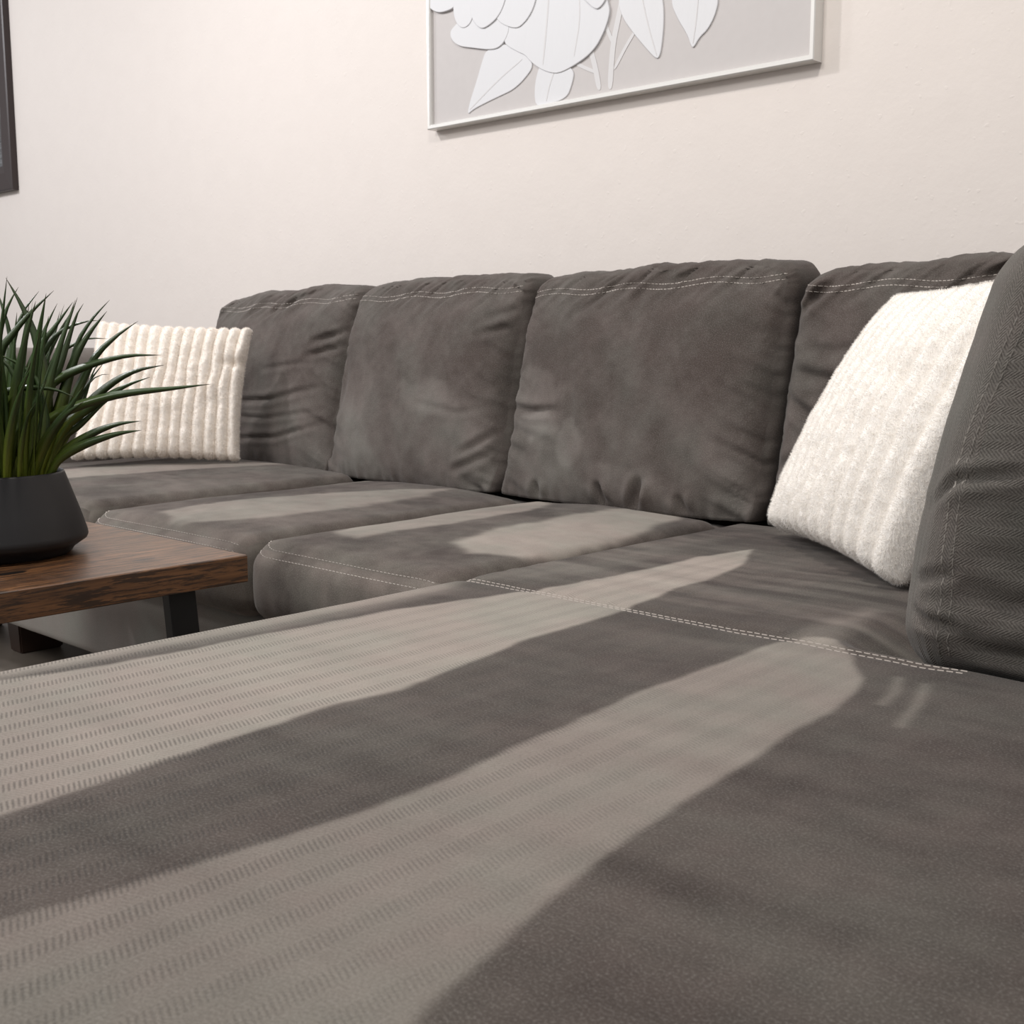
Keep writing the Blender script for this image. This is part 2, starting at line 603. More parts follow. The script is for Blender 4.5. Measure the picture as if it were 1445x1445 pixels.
for dy in (-0.0062, 0.0062):
    xs = np.linspace(XL + 0.004, -0.435, 120)
    rows.append([(a, YSEAM + dy + 0.003 * math.sin(a * 9), ZS - 0.002 + float(chaise_h(np.array(a), np.array(YSEAM + dy)))) for a in xs])
stitching(V, F, rows, chaise, wid=0.0008, lift=0.0002, length=0.0068, mat=plain('chaise_thread', srgb(172, 163, 155), 0.8))

# --- seat cushions -----------------------------------------------------------
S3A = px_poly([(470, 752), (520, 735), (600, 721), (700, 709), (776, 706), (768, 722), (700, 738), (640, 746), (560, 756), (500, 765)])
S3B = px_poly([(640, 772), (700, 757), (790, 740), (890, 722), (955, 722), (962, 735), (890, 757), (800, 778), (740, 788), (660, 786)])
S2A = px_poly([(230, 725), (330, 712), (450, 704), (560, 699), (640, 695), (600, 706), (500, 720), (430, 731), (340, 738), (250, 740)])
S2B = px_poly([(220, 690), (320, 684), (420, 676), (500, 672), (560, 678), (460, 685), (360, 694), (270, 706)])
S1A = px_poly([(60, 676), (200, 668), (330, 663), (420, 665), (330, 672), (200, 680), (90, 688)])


def seat_cushion(x0, x1, label, bands, seed, dip=0.0):
    V, P, F, UV = rbox((x0, 1.125, 0.307), (x1, 1.93, ZS), 0.042, (0.007, 0.007, 0.012))
    w, c = x1 - x0, (x0 + x1) / 2
    u = (P[:, 0] - c) / (w / 2)
    vv = (P[:, 1] - 1.5275) / 0.4
    top = sstep(0.40, ZS, V[:, 2])
    V[:, 2] -= top * (0.013 - dip) * sstep(YB - 0.055, YB - 0.025, P[:, 1])
    V[:, 2] += top * (0.014 * (1 - u ** 2) * (1 - np.clip(vv, -1, 1) ** 4) - 0.002 - dip)
    # front face swells and sags over the base
    fr = sstep(1.19, 1.125, V[:, 1])
    zz = np.clip((P[:, 2] - 0.307) / (ZS - 0.307), 0, 1)
    V[:, 1] -= fr * (0.016 * np.sin(zz * math.pi) * (1 - 0.5 * u ** 2))
    V[:, 1] += fr * 0.03 * np.clip(np.abs(u) - 0.72, 0, 1) ** 1.5 * 2.0
    V[:, 1] -= fr * 0.0022 * np.abs(fbm(V[:, 0] * 42, V[:, 2] * 6, seed=seed + 4)) * (1 - zz) * 2
    V[:, 2] += top * 0.003 * fbm(V[:, 0] * 9, V[:, 1] * 5, seed=seed)
    for k in range(4):
        a = random.uniform(x0 + 0.06, x1 - 0.05)
        b = random.uniform(1.22, 1.8)
        V[:, 2] += top * crease(V[:, 0], V[:, 1], [(a, b), (a + random.uniform(0.06, 0.16), b + random.uniform(-0.03, 0.05))], 0.0014, 0.008)
    x, y = V[:, 0], V[:, 1]
    nap = 0.13 + 0.10 * fbm(x * 6, y * 6, seed=seed + 11) + fr * 0.18
    nap += fr * 0.16 * fbm(x * 20, V[:, 2] * 8, seed=seed + 14)
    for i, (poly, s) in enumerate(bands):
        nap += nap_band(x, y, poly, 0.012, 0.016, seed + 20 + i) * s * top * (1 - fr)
    nap += 0.05 * fbm(x * 3, y * 22, seed=seed + 17)
    me = np_mesh('seat_cushion', V, F)
    add_uv(me, UV)
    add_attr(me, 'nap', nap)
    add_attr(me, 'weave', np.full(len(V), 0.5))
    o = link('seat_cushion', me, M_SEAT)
    tag(o, label, 'cushion', 'seat cushions of the sofa')
    rows = []
    for dz, ins in ((-0.006, 0.010), (-0.018, -0.002)):
        a0, b0, rr, zz_ = x0 + 0.020 + ins * 0.4, 1.126 + ins, 0.055, ZS - 0.004 + dz
        pts = [(a0, yy, zz_ - 0.006) for yy in np.linspace(1.42, b0 + rr, 24)]
        pts += [(a0 + rr * (1 - math.cos(q_)), b0 + rr * (1 - math.sin(q_)), zz_ - 0.004 * math.cos(q_)) for q_ in np.linspace(0.1, 1.5, 14)]
        a1 = x1 - 0.020 - ins * 0.4
        pts += [(xx, b0, zz_) for xx in np.linspace(a0 + rr, a1 - 0.004, 60)]
        rows.append(pts)
    stitching(V, F, rows, o)
    return o


X32, X21 = -1.672, -2.225
seat_cushion(X32 + 0.003, XL - 0.010, 'grey seat cushion with two pale brushed bands, touching the chaise', [(S3A, 0.55), (S3B, 0.6)], 100)
seat_cushion(X21 + 0.003, X32 - 0.004, 'grey seat cushion between its neighbours, reaching behind the wooden table corner', [(S2A, 0.45), (S2B, 0.4)], 200)
seat_cushion(ARM_X + 0.006, X21 - 0.004, 'grey seat cushion beneath the ribbed pillow by the sofa arm', [(S1A, 0.4)], 300, dip=-0.012)


# --- back cushions -----------------------------------------------------------
def back_cushion(x0, x1, y0, h, label, seed, creases=(), lean=13, thick=0.155, bulge=0.05, z0=None, group='back cushions along the wall',
                 mat=None, step=0.0065, sag=(0, 0), nap0=0.12, naps=(), gather=0.012, name='back_cushion', stitch=True, topskew=0.0):
    z0 = ZS - 0.004 if z0 is None else z0
    w = x1 - x0
    V, P, F, UV = rbox((-w / 2, 0, 0), (w / 2, thick, h), 0.046, (step, 0.02, step))
    u = P[:, 0] / (w / 2)
    v = P[:, 2] / h
    sq = 0.75 * sstep(0.16, 0.04, v)[:, None] * np.array([0.5, 1.0, 1.0])
    V = V * (1 - sq) + P * sq            # square lower edges that sit flat on the seat
    fr = sstep(thick * 0.8, thick * 0.15, V[:, 1])
    prof = (1 - np.abs(u) ** 3.2) * np.clip(1 - np.abs(v * 2 - 0.85) ** 3.4, 0, 1)
    V[:, 1] -= fr * bulge * prof
    tp = sstep(0.75, 1.0, v)
    # soft, slightly uneven top edge
    V[:, 2] += tp * (0.012 * (1 - u ** 2) - 0.010 + sag[0] * (0.5 - u / 2) + sag[1] * (0.5 + u / 2) + 0.008 * fbm(P[:, 0] * 9, P[:, 1] * 4, seed=seed))
    V[:, 0] += topskew * v
    # sides pinch in near the lower corners
    V[:, 0] -= np.sign(u) * 0.010 * np.abs(u) ** 3 * np.sin(np.clip(v, 0, 1) * math.pi) * -0.2
    # gathers above the stitched line: slanting folds
    gb = sstep(0.80, 0.92, v) * fr * np.clip(1 - np.abs(u) ** 6, 0, 1)
    gph = P[:, 0] * 30 + P[:, 2] * -26
    fold = np.abs(fbm(gph, P[:, 2] * 3, seed=seed + 3))
    V[:, 1] += gb * gather * (0.5 - fold) * 2
    V[:, 2] += sstep(0.93, 1.0, v) * gather * 0.9 * (0.4 - fold) * np.clip(1 - np.abs(u) ** 6, 0, 1)
    # pull lines at the sides and along the bottom
    eR, eL = sstep(0.55, 1.0, u), sstep(0.55, 1.0, -u)
    side = fbm(P[:, 0] * 5, P[:, 2] * 40 + P[:, 0] * 18, seed=seed + 5)
    V[:, 1] += fr * (eR * 0.011 + eL * 0.006) * np.minimum(0.25, side) * 1.5
    bt = sstep(0.16, 0.0, v)
    V[:, 1] += fr * bt * 0.010 * np.abs(fbm(P[:, 0] * 30, P[:, 2] * 6, seed=seed + 6))
    V[:, 1] += fr * 0.005 * fbm(P[:, 0] * 6, P[:, 2] * 6, seed=seed + 7)
    for (pts, dep, wid) in creases:
        q = [((a - 0.5) * w, b * h) for a, b in pts]
        V[:, 1] -= fr * crease(P[:, 0], P[:, 2], q, dep, wid)
    # nap
    low = sstep(0.62, 0.12, v)
    nap = nap0 + low * 0.16 + 0.16 * fbm(P[:, 0] * 7, P[:, 2] * 7, seed=seed + 30) * (0.4 + low)
    nap += 0.12 * low * np.abs(fbm(P[:, 0] * 26, P[:, 2] * 7, seed=seed + 31))
    for (cx, cz, rx, rz, s) in naps:
        d = np.hypot((u * 0.5 + 0.5 - cx) / rx, (v - cz) / rz) + 0.5 * fbm(P[:, 0] * 16, P[:, 2] * 16, seed=seed + 33)
        nap += s * sstep(1.15, 0.7, d)
    R = np.array([[1, 0, 0], [0, 1, math.tan(math.radians(lean))], [0, 0, 1.0]])
    L = ((x0 + x1) / 2, y0, z0)
    W = xform(V, R, L)
    # settle on the seat: nothing dips below it
    lowest = W[:, 2].min()
    W[:, 2] += (z0 - lowest)
    me = np_mesh(name, W, F)
    add_uv(me, UV)
    add_attr(me, 'nap', nap)
    add_attr(me, 'weave', np.full(len(V), 0.6))
    o = link(name, me, mat or M_BACK)
    tag(o, label, 'cushion', group)
    if stitch:
        rows = []
        for dz in (0.0, 0.011):
            zz = h - 0.048 + dz
            loc2 = [np.array([a, -0.01, zz + 0.004 * math.sin(a * 31 + seed) + (sag[0] * (0.5 - a / w) + sag[1] * (0.5 + a / w)) * 0.9]) for a in np.linspace(-w / 2 + 0.012, w / 2 - 0.012, 90)]
            rows.append([tuple(xform(p[None, :], R, L)[0] + np.array([topskew * 0.9, 0, z0 - lowest])) for p in loc2])
        stitching(W, F, rows, o, cast=(0, 1, 0), length=0.0058, gap=0.002)
    return o


cr_A = [([(0.35, 0.36), (0.62, 0.38), (0.95, 0.47)], 0.007, 0.009), ([(0.55, 0.55), (0.9, 0.60)], 0.004, 0.008), ([(0.28, 0.28), (0.6, 0.275), (0.98, 0.34)], 0.005, 0.007),
        ([(0.4, 0.15), (0.7, 0.18), (0.97, 0.27)], 0.006, 0.008), ([(0.82, 0.70), (1.0, 0.76)], 0.009, 0.010), ([(0.8, 0.62), (1.0, 0.68)], 0.006, 0.009), ([(0.45, 0.86), (0.62, 0.94), (0.75, 0.99)], 0.007, 0.012),
        ([(0.3, 0.84), (0.45, 0.97)], 0.006, 0.010)]
cr_B = [([(0.86, 0.80), (1.0, 0.83)], 0.009, 0.010), ([(0.84, 0.72), (1.0, 0.76)], 0.006, 0.008), ([(0.6, 0.40), (0.8, 0.36), (0.95, 0.39)], 0.003, 0.007), ([(0.85, 0.18), (1.0, 0.30)], 0.006, 0.009),
        ([(0.06, 0.30), (0.1, 0.5), (0.07, 0.62)], 0.004, 0.012), ([(0.5, 0.85), (0.6, 0.97)], 0.005, 0.010), ([(0.82, 0.10), (0.99, 0.20)], 0.006, 0.009)]
cr_C = [([(0.04, 0.40), (0.15, 0.385), (0.30, 0.40)], 0.008, 0.008), ([(0.30, 0.55), (0.33, 0.38), (0.37, 0.22)], 0.003, 0.010), ([(0.02, 0.24), (0.14, 0.19)], 0.004, 0.008), ([(0.03, 0.30), (0.3, 0.25)], 0.003, 0.01),
        ([(0.48, 0.03), (0.46, 0.12)], 0.012, 0.009), ([(0.60, 0.03), (0.63, 0.16)], 0.012, 0.010), ([(0.20, 0.02), (0.20, 0.10)], 0.008, 0.010), ([(0.78, 0.02), (0.76, 0.1)], 0.008, 0.01), ([(0.25, 0.80), (0.42, 0.96)], 0.005, 0.011), ([(0.4, 0.88), (0.52, 0.98)], 0.006, 0.010), ([(0.55, 0.9), (0.68, 0.99)], 0.005, 0.010)]
cr_D = [([(0.02, 0.58), (0.2, 0.54), (0.4, 0.53)], 0.006, 0.010), ([(0.02, 0.48), (0.12, 0.40), (0.28, 0.37)], 0.008, 0.012), ([(0.02, 0.22), (0.14, 0.30), (0.3, 0.30)], 0.007, 0.012), ([(0.03, 0.66), (0.3, 0.66)], 0.003, 0.010),
        ([(0.30, 0.80), (0.42, 0.92), (0.5, 0.99)], 0.009, 0.014), ([(0.47, 0.76), (0.52, 0.9), (0.62, 0.99)], 0.012, 0.014), ([(0.02, 0.82), (0.1, 0.97)], 0.010, 0.012), ([(0.03, 0.12), (0.2, 0.18)], 0.005, 0.010)]

XAB, XBC, XCD = -2.405, -1.795, -1.130
cr_D = [(a, b * 1.7, c) for a, b, c in cr_D]
cr_C = [(a, b * 1.35, c) for a, b, c in cr_C]
cr_A = [(a, b * 1.3, c * 0.85) for a, b, c in cr_A]
back_cushion(ARM_X + 0.006, XAB - 0.004, YB, 0.484, 'grey back cushion beside the sofa arm, partly behind the ribbed pillow', 400, cr_A, nap0=0.16, sag=(-0.014, 0.012), bulge=0.042)
back_cushion(XAB + 0.004, XBC - 0.004, YB - 0.012, 0.492, 'smooth full grey back cushion with mottled brushed patches, second from the arm', 500, cr_B, nap0=0.14,
             naps=((0.62, 0.42, 0.16, 0.10, 0.22), (0.2, 0.45, 0.1, 0.2, 0.10)), sag=(-0.006, 0.008), bulge=0.05)
back_cushion(XBC + 0.004, XCD - 0.004, YB - 0.012, 0.490, 'grey back cushion with wrinkled pale lower edge, third from the arm', 600, cr_C, nap0=0.09,
             naps=((0.16, 0.48, 0.14, 0.10, 0.24), (0.18, 0.33, 0.12, 0.07, 0.34), (0.34, 0.25, 0.05, 0.12, 0.28), (0.55, 0.12, 0.2, 0.08, 0.18)), sag=(-0.008, 0.010), bulge=0.05)
back_cushion(XCD + 0.004, -0.30, YB, 0.486, 'creased grey corner back cushion with slanting folds behind the plush pillow', 700, cr_D, nap0=0.10, sag=(-0.010, 0.0), bulge=0.045, z0=ZS - 0.006)

# --- back cushion on the chaise side, its boxed end above the near seam -------------
SW, SH, ST = 0.60, 0.475, 0.20          # length along y, height, thickness
SY1, SX0, SZ0 = 1.155, -0.542, ZS - 0.030
V, P, F, UV = rbox((0, 0, 0), (ST, SW, SH), 0.062, (0.006, 0.008, 0.006))   # x: 0 = front face, y: 0 = near end
u, v, q = P[:, 0] / ST, P[:, 2] / SH, P[:, 1] / SW
V[:, 0] -= (1 - u) * 0.028 * np.sin(np.clip(v, 0, 1) ** 0.9 * math.pi) * (0.55 + 0.45 * np.sin(q * math.pi))
V[:, 1] -= (1 - q) ** 3 * 0.030 * np.sin(np.clip(v, 0, 1) * math.pi) * np.sin(np.clip(u * 0.9 + 0.1, 0, 1) * math.pi)
V[:, 1] += (1 - q) ** 4 * 0.006 * (sstep(0.22, 0.0, v)) * (1 - u)
V[:, 1] += (1 - q) ** 4 * 0.0035 * fbm(P[:, 0] * 10, P[:, 2] * 26, seed=808)
for pts, dep, wid in (([(0.10, 0.235), (0.045, 0.225), (0.0, 0.185)], 0.007, 0.006), ([(0.07, 0.075), (0.03, 0.075), (0.0, 0.085)], 0.008, 0.006),
                      ([(0.20, 0.12), (0.12, 0.105), (0.07, 0.12)], 0.006, 0.010), ([(0.2, 0.05), (0.10, 0.055), (0.05, 0.075)], 0.008, 0.010), ([(0.06, 0.13), (0.0, 0.11)], 0.005, 0.006)):
    c = crease(P[:, 0], P[:, 2], pts, dep, wid)
    V[:, 1] -= (1 - q) ** 6 * c
    V[:, 0] -= (1 - q) ** 6 * (1 - u) ** 3 * c * 0.6
V[:, 0] += np.tan(math.radians(11.5)) * V[:, 2]
W = V + np.array([SX0, SY1, SZ0])
# the front panel wraps round the end as far as the stitched seam; beyond it the boxing runs the other way
fc = F.mean(axis=1)
Pc = P[F].mean(axis=1)
loopP = P[F.ravel()]
endface = np.repeat(Pc[:, 1] < 1e-4, 4)
wrap = endface & np.repeat(Pc[:, 0] < 0.060, 4)
boxing = endface & ~np.repeat(Pc[:, 0] < 0.060, 4)
frontf = np.repeat(Pc[:, 0] < 1e-4, 4)
UV[wrap] = np.stack([-loopP[wrap][:, 0], loopP[wrap][:, 2]], -1)
UV[frontf] = np.stack([loopP[frontf][:, 1], loopP[frontf][:, 2]], -1)
UV[boxing] = np.stack([loopP[boxing][:, 2], loopP[boxing][:, 0]], -1)
me = np_mesh('back_cushion', W, F)
add_uv(me, UV)
add_attr(me, 'nap', 0.16 + 0.12 * fbm(P[:, 0] * 12, P[:, 2] * 9, P[:, 1] * 9, seed=820) + 0.14 * sstep(0.03, 0.0, P[:, 0]))
add_attr(me, 'weave', np.full(len(V), 1.0))
M_SIDE2 = fabric('herringbone_cushion', herring=0.8, period=0.0165, pitch=0.0040, mottle=0.12, slope=1.2, dark=srgb(98, 91, 86), light=srgb(140, 135, 129))
side = link('back_cushion', me, M_SIDE2)
tag(side, 'herringbone grey back cushion with boxed end standing on the chaise', 'cushion')
rows = []
for dx in (0.0555, 0.0675):
    rows.append([(SX0 + dx + 0.004 * math.sin(z * 20) - 0.020 * math.sin(z / SH * math.pi) + math.tan(math.radians(11.5)) * z, SY1 - 0.02, SZ0 + z) for z in np.linspace(0.03, SH - 0.03, 80)])
stitching(W, F, rows, side, length=0.0075, gap=0.0035, wid=0.0012, mat=plain('grey_thread', srgb(150, 144, 137), 0.8))

# ------------------------------------------------------------------ ribbed plush pillows


def plush(name, c0, c1):
    t = NT(name)
    co = t.n('ShaderNodeTexCoord').outputs['Object']
    base = t.out(color=t.mix(t.noise(co, 60.0, 3.0), c0, c1), rough=0.95, Sheen_Weight=0.25, Sheen_Roughness=0.5, Specular_IOR_Level=0.1)
    t = NT(name + '_pile')
    df = t.n('ShaderNodeBsdfDiffuse', i_Color=c1)
    tr = t.n('ShaderNodeBsdfTranslucent', i_Color=c1)
    mx = t.n('ShaderNodeMixShader', i_0=0.45, i_1=df.outputs[0], i_2=tr.outputs[0])
    t.t.links.new(mx.outputs[0], t.t.nodes['Material Output'].inputs[0])
    return base, t.m


M_PLUSH, M_PILE = plush('white_plush', srgb(246, 241, 235), srgb(252, 249, 245))
M_PLUSH_WARM_LIT, M_PILE_WARM_LIT = plush('warm_lit_plush', srgb(244, 236, 227), srgb(250, 244, 237))  # cream tint stands in for warm light on the left pillow


def ribbed_pillow(corners, ribs, thick, ribamp, label, seed, nstr, slen, swid, scrunch=None, bow=0.0, draw=0.055, warm_lit=False, ns=260, nt=150):
    BL, BR, TR, TL = [np.array(c, float) for c in corners]
    def cosgrid(n):
        a = np.linspace(-1, 1, n)
        return 0.72 * a + 0.28 * np.sin(a * math.pi / 2)
    s, tt = np.meshgrid(cosgrid(ns), cosgrid(nt), indexing='ij')
    W0 = (np.linalg.norm(BR - BL) + np.linalg.norm(TR - TL)) / 4
    H0 = (np.linalg.norm(TL - BL) + np.linalg.norm(TR - BR)) / 4
    ph = (s * 0.5 + 0.5) * ribs
    ph = ph + 0.10 * vnoise(s * 3, tt * 3, seed=seed)
    rib = np.abs(np.sin(ph * math.pi)) ** 0.75
    se, te = s * (1 - draw * (1 - tt ** 2)), tt * (1 - 0.05 * (1 - s ** 2))      # sides drawn in between the corners
    te = te * (1 + (rib - 0.75) * 0.030 * np.abs(tt) ** 6)
    a, b = (se + 1) / 2, (te + 1) / 2
    C = ((1 - a) * (1 - b))[..., None] * BL + (a * (1 - b))[..., None] * BR + (a * b)[..., None] * TR + ((1 - a) * b)[..., None] * TL
    ex = (BR - BL + TR - TL) / np.linalg.norm(BR - BL + TR - TL)
    ez = (TL - BL + TR - BR) / np.linalg.norm(TL - BL + TR - BR)
    nrm = np.cross(ex, ez)
    nrm /= np.linalg.norm(nrm)
    edge = np.clip((1 - s ** 2), 0, 1) ** 0.42 * np.clip((1 - tt ** 2), 0, 1) ** 0.42
    rim = np.minimum(1, np.minimum((1 - np.abs(s)) * W0, (1 - np.abs(tt)) * H0) / 0.012)
    rim = np.sqrt(np.clip(1 - (1 - rim) ** 2, 0, 1))
    T = thick * edge + 0.010 * rim + ribamp * rib * rim
    lump = 0.006 * fbm(s * 3, tt * 4, seed=seed + 3) * edge + 0.0008 * vnoise(s * 30, tt * 18, seed=seed + 4) * rim
    T = T + lump
    if scrunch is not None:
        T = T + scrunch(s, tt) * rim
    front = C + nrm * (T + bow * (1 - s ** 2))[..., None]
    back = C - nrm * (thick * 0.6 * edge + 0.006 * rim)[..., None]
    n0 = ns * nt
    V = np.concatenate([front.reshape(-1, 3), back.reshape(-1, 3)])
    idx = np.arange(n0).reshape(ns, nt)
    q = np.stack([idx[:-1, :-1], idx[1:, :-1], idx[1:, 1:], idx[:-1, 1:]], -1).reshape(-1, 4)
    border = np.zeros((ns, nt), bool)
    border[0, :] = border[-1, :] = border[:, 0] = border[:, -1] = True
    remap = np.arange(2 * n0)
    bi = idx[border]
    remap[bi + n0] = bi
    Fb = remap[(q + n0)[:, ::-1]]
    F = np.concatenate([q, Fb])
    used = np.unique(F)
    new = np.zeros(2 * n0, int)
    new[used] = np.arange(len(used))
    V, F = V[used], new[F]
    me = np_mesh('throw_pillow', V, F)
    o = link('throw_pillow', me, M_PLUSH_WARM_LIT if warm_lit else M_PLUSH)
    tag(o, label, 'pillow', 'ribbed plush throw pillows')
    # pile: short strands standing on the front and rim
    tri = V[F]
    c0 = tri.mean(axis=1)
    fn = np.cross(tri[:, 2] - tri[:, 0], tri[:, 3] - tri[:, 1])
    ar = np.linalg.norm(fn, axis=1)
    fn = fn / np.maximum(ar, 1e-12)[:, None]
    w = ar.copy()
    w[len(q):] *= 0.25
    pick = RNG.choice(len(F), nstr, p=w / w.sum())
    r1, r2 = RNG.random((nstr, 1)), RNG.random((nstr, 1))
    Q = tri[pick]
    base = (Q[:, 0] * (1 - r1) + Q[:, 1] * r1) * (1 - r2) + (Q[:, 3] * (1 - r1) + Q[:, 2] * r1) * r2
    N = fn[pick]
    clump = np.stack([vnoise(base[:, 0] * 60, base[:, 1] * 60, base[:, 2] * 60, seed=seed + k) for k in (20, 21, 22)], -1)
    d = N + 0.35 * clump + 0.30 * RNG.normal(size=(nstr, 3)) + np.array([0, 0, -0.25])
    d /= np.linalg.norm(d, axis=1, keepdims=True)
    sd = np.cross(d, RNG.normal(size=(nstr, 3)))
    sd /= np.linalg.norm(sd, axis=1, keepdims=True)
    L = slen * (0.55 + 0.6 * RNG.random((nstr, 1)))
    a_, b_, c_ = base + sd * swid / 2 - N * 0.001, base - sd * swid / 2 - N * 0.001, base + d * L
    PV = np.stack([a_, b_, c_], 1).reshape(-1, 3)
    PF = np.arange(nstr * 3).reshape(-1, 3)
    pm = np_mesh('plush_pile', PV, PF, smooth=False)
    po = link('plush_pile', pm, M_PILE_WARM_LIT if warm_lit else M_PILE, o)
    tag(po, kind='stuff')
    return o


def scr_left(s, tt):
    # pinched band high on the far right ribs
    return -0.014 * np.exp(-((tt - 0.42) / 0.07) ** 2) * sstep(0.62, 0.85, s) + 0.010 * np.exp(-((tt - 0.62) / 0.14) ** 2) * sstep(0.8, 0.95, s)


pl = [on_plane(100, 649, 0, -2.84), on_plane(338, 651, 0, -2.59), on_plane(356, 466, 0, -2.64), on_plane(140, 456, 0, -2.94)]
ribbed_pillow([pl[0], pl[1], pl[2], pl[3]], 14, 0.040, 0.013, 'ribbed plush pillow tinted for warm light, leaning on the far sofa arm behind the plant', 900, 80000, 0.0045, 0.0011, scrunch=scr_left, warm_lit=True)
pr = [(-0.998, 1.730, 0.474), (-0.655, 1.449, 0.466), (-0.515, 1.530, 0.855), (-0.833, 1.836, 0.850)]
ribbed_pillow(pr, 11, 0.062, 0.016, 'fluffy white ribbed pillow tucked in the corner beside the herringbone cushion', 950, 200000, 0.0045, 0.0008, draw=-0.05)

# ------------------------------------------------------------------ coffee table
TZ, TX1, TY1 = 0.475, -1.438, 0.976
TX0, TY0, TTH = -2.30, 0.36, 0.040
t = NT('rustic_wood')
co = t.n('ShaderNodeTexCoord').outputs['Object']
mp = t.n('ShaderNodeMapping', i_Vector=co)
mp.inputs['Scale'].default_value = (34.0, 2.2, 60.0)
g1 = t.noise(mp.outputs[0], 2.2, 6.0, 0.65)
mp2 = t.n('ShaderNodeMapping', i_Vector=co)
mp2.inputs['Scale'].default_value = (120.0, 7.0, 110.0)
g2 = t.noise(mp2.outputs[0], 2.0, 4.0, 0.7)
g3 = t.noise(co, 7.0, 4.0, 0.6)
base = t.mix(t.ramp(g1, 0.32, 0.68), srgb(70, 44, 25), srgb(138, 94, 58))
base = t.mix(t.math('MULTIPLY', t.ramp(g2, 0.49, 0.54), 0.9), base, srgb(28, 17, 10))
base = t.mix(t.math('MULTIPLY', t.ramp(g3, 0.35, 0.7), 0.35), base, srgb(96, 66, 42))
# two dark knots set in the top
sp = t.n('ShaderNodeSeparateXYZ', i_0=co)
knots = None
for kx, ky, rx, ry in ((-0.075, -0.125, 0.006, 0.020), (-0.115, -0.300, 0.010, 0.026)):
    dx = t.math('DIVIDE', t.math('SUBTRACT', sp.outputs[0], kx), rx)
    dy = t.math('DIVIDE', t.math('SUBTRACT', sp.outputs[1], ky), ry)
    dd = t.math('ADD', t.math('ADD', t.math('MULTIPLY', dx, dx), t.math('MULTIPLY', dy, dy)), t.math('MULTIPLY', t.math('SUBTRACT', g2, 0.5), 3.0))
    k = t.math('LESS_THAN', dd, 0.7)
    knots = k if knots is None else t.math('MAXIMUM', knots, k)
base = t.mix(knots, base, srgb(22, 15, 11))
M_WOOD = t.out(color=base, rough=t.math('MULTIPLY_ADD', g2, 0.2, 0.26), bump=g2, bstr=0.2, bdist=0.001, Specular_IOR_Level=0.85)
M_BLACK = plain('black_metal', srgb(20, 19, 19), 0.5)
table = empty('coffee_table', (TX1, TY1, 0))
tag(table, 'rustic brown wood coffee table with black metal legs holding the plant', 'table')
link('table_top', box_mesh('table_top', (TX0 - TX1, TY0 - TY1, TZ - TTH), (0, 0, TZ), 0.0015, 1), M_WOOD, table)
for sx in (0, 1):
    for sy in (0, 1):
        cx = -0.07 if sx else (TX0 - TX1) + 0.10
        cy = -0.075 if sy else (TY0 - TY1) + 0.075
        bm = bmesh.new()
        bmesh.ops.create_cube(bm, size=1.0)
        ox = 0.055 if sx else -0.055
        for v in bm.verts:
            up = v.co.z > 0
            v.co = Vector((cx + v.co.x * 0.020 + (0 if up else ox), cy + v.co.y * 0.044, TZ - TTH - 0.0005 if up else 0.0))
        r = bmesh.ops.create_cube(bm, size=1.0)
        for v in r['verts']:
            v.co = Vector((cx + v.co.x * 0.06, cy + v.co.y * 0.06, TZ - TTH - 0.003 + v.co.z * 0.005))
        bmesh.ops.bevel(bm, geom=bm.edges[:], offset=0.0012, segments=1, affect='EDGES')
        me = bpy.data.meshes.new('leg')
        bm.to_mesh(me)
        bm.free()
        link('leg', me, M_BLACK, table)

# ------------------------------------------------------------------ potted grass on the table
PC = np.array([-1.712, 0.732, TZ])
DEP = float((PC - CAM) @ FWD)


def at_depth(px, py, d):
    return CAM + ray(px, py) * (d / FPX)


pot_r = [0.0, 0.098, 0.102, 0.105, 0.115, 0.1225, 0.1245, 0.1235, 0.115, 0.100, 0.0955, 0.0945, 0.0925, 0.0915, 0.0925, 0.0]
pot_z = [0.0005, 0.0005, 0.004, 0.009, 0.016, 0.021, 0.026, 0.032, 0.061, 0.106, 0.119, 0.1215, 0.1205, 0.115, 0.095, 0.093]
NS = 72
bmV, bmF = [], []
for r_, z_ in zip(pot_r, pot_z):
    for k in range(NS):
        a = 2 * math.pi * k / NS
        bmV.append((r_ * math.cos(a), r_ * math.sin(a), z_))
for i in range(len(pot_r) - 1):
    for k in range(NS):
        bmF.append((i * NS + k, i * NS + (k + 1) % NS, (i + 1) * NS + (k + 1) % NS, (i + 1) * NS + k))
plant = empty('potted_grass', tuple(PC))
tag(plant, 'spiky green grass plant in a faceted matte black pot on the table', 'potted plant')
t = NT('matte_black_ceramic')
co = t.n('ShaderNodeTexCoord').outputs['Object']
M_POT = t.out(color=srgb(27, 25, 26), rough=0.5, bump=t.noise(co, 300.0, 2.0), bstr=0.08, bdist=0.0005)
me = np_mesh('pot', bmV, bmF)
link('pot', me, M_POT, plant)
t = NT('dark_soil')
co = t.n('ShaderNodeTexCoord').outputs['Object']
nz = t.noise(co, 120.0, 4.0)
M_SOIL = t.out(color=t.mix(nz, srgb(18, 15, 12), srgb(46, 38, 30)), rough=0.95, bump=nz, bstr=0.8, bdist=0.006)
sV, sF = [(0, 0, 0.108)], []
for j, rr in enumerate((0.03, 0.06, 0.0905)):
    for k in range(36):
        a = 2 * math.pi * k / 36
        sV.append((rr * math.cos(a), rr * math.sin(a), 0.108 + 0.004 * math.sin(k * 5.1 + j) - 0.006 * (j == 2)))
for k in range(36):
    sF.append((0, 1 + k, 1 + (k + 1) % 36, 0))
sF = [(0, 1 + k, 1 + (k + 1) % 36) for k in range(36)]
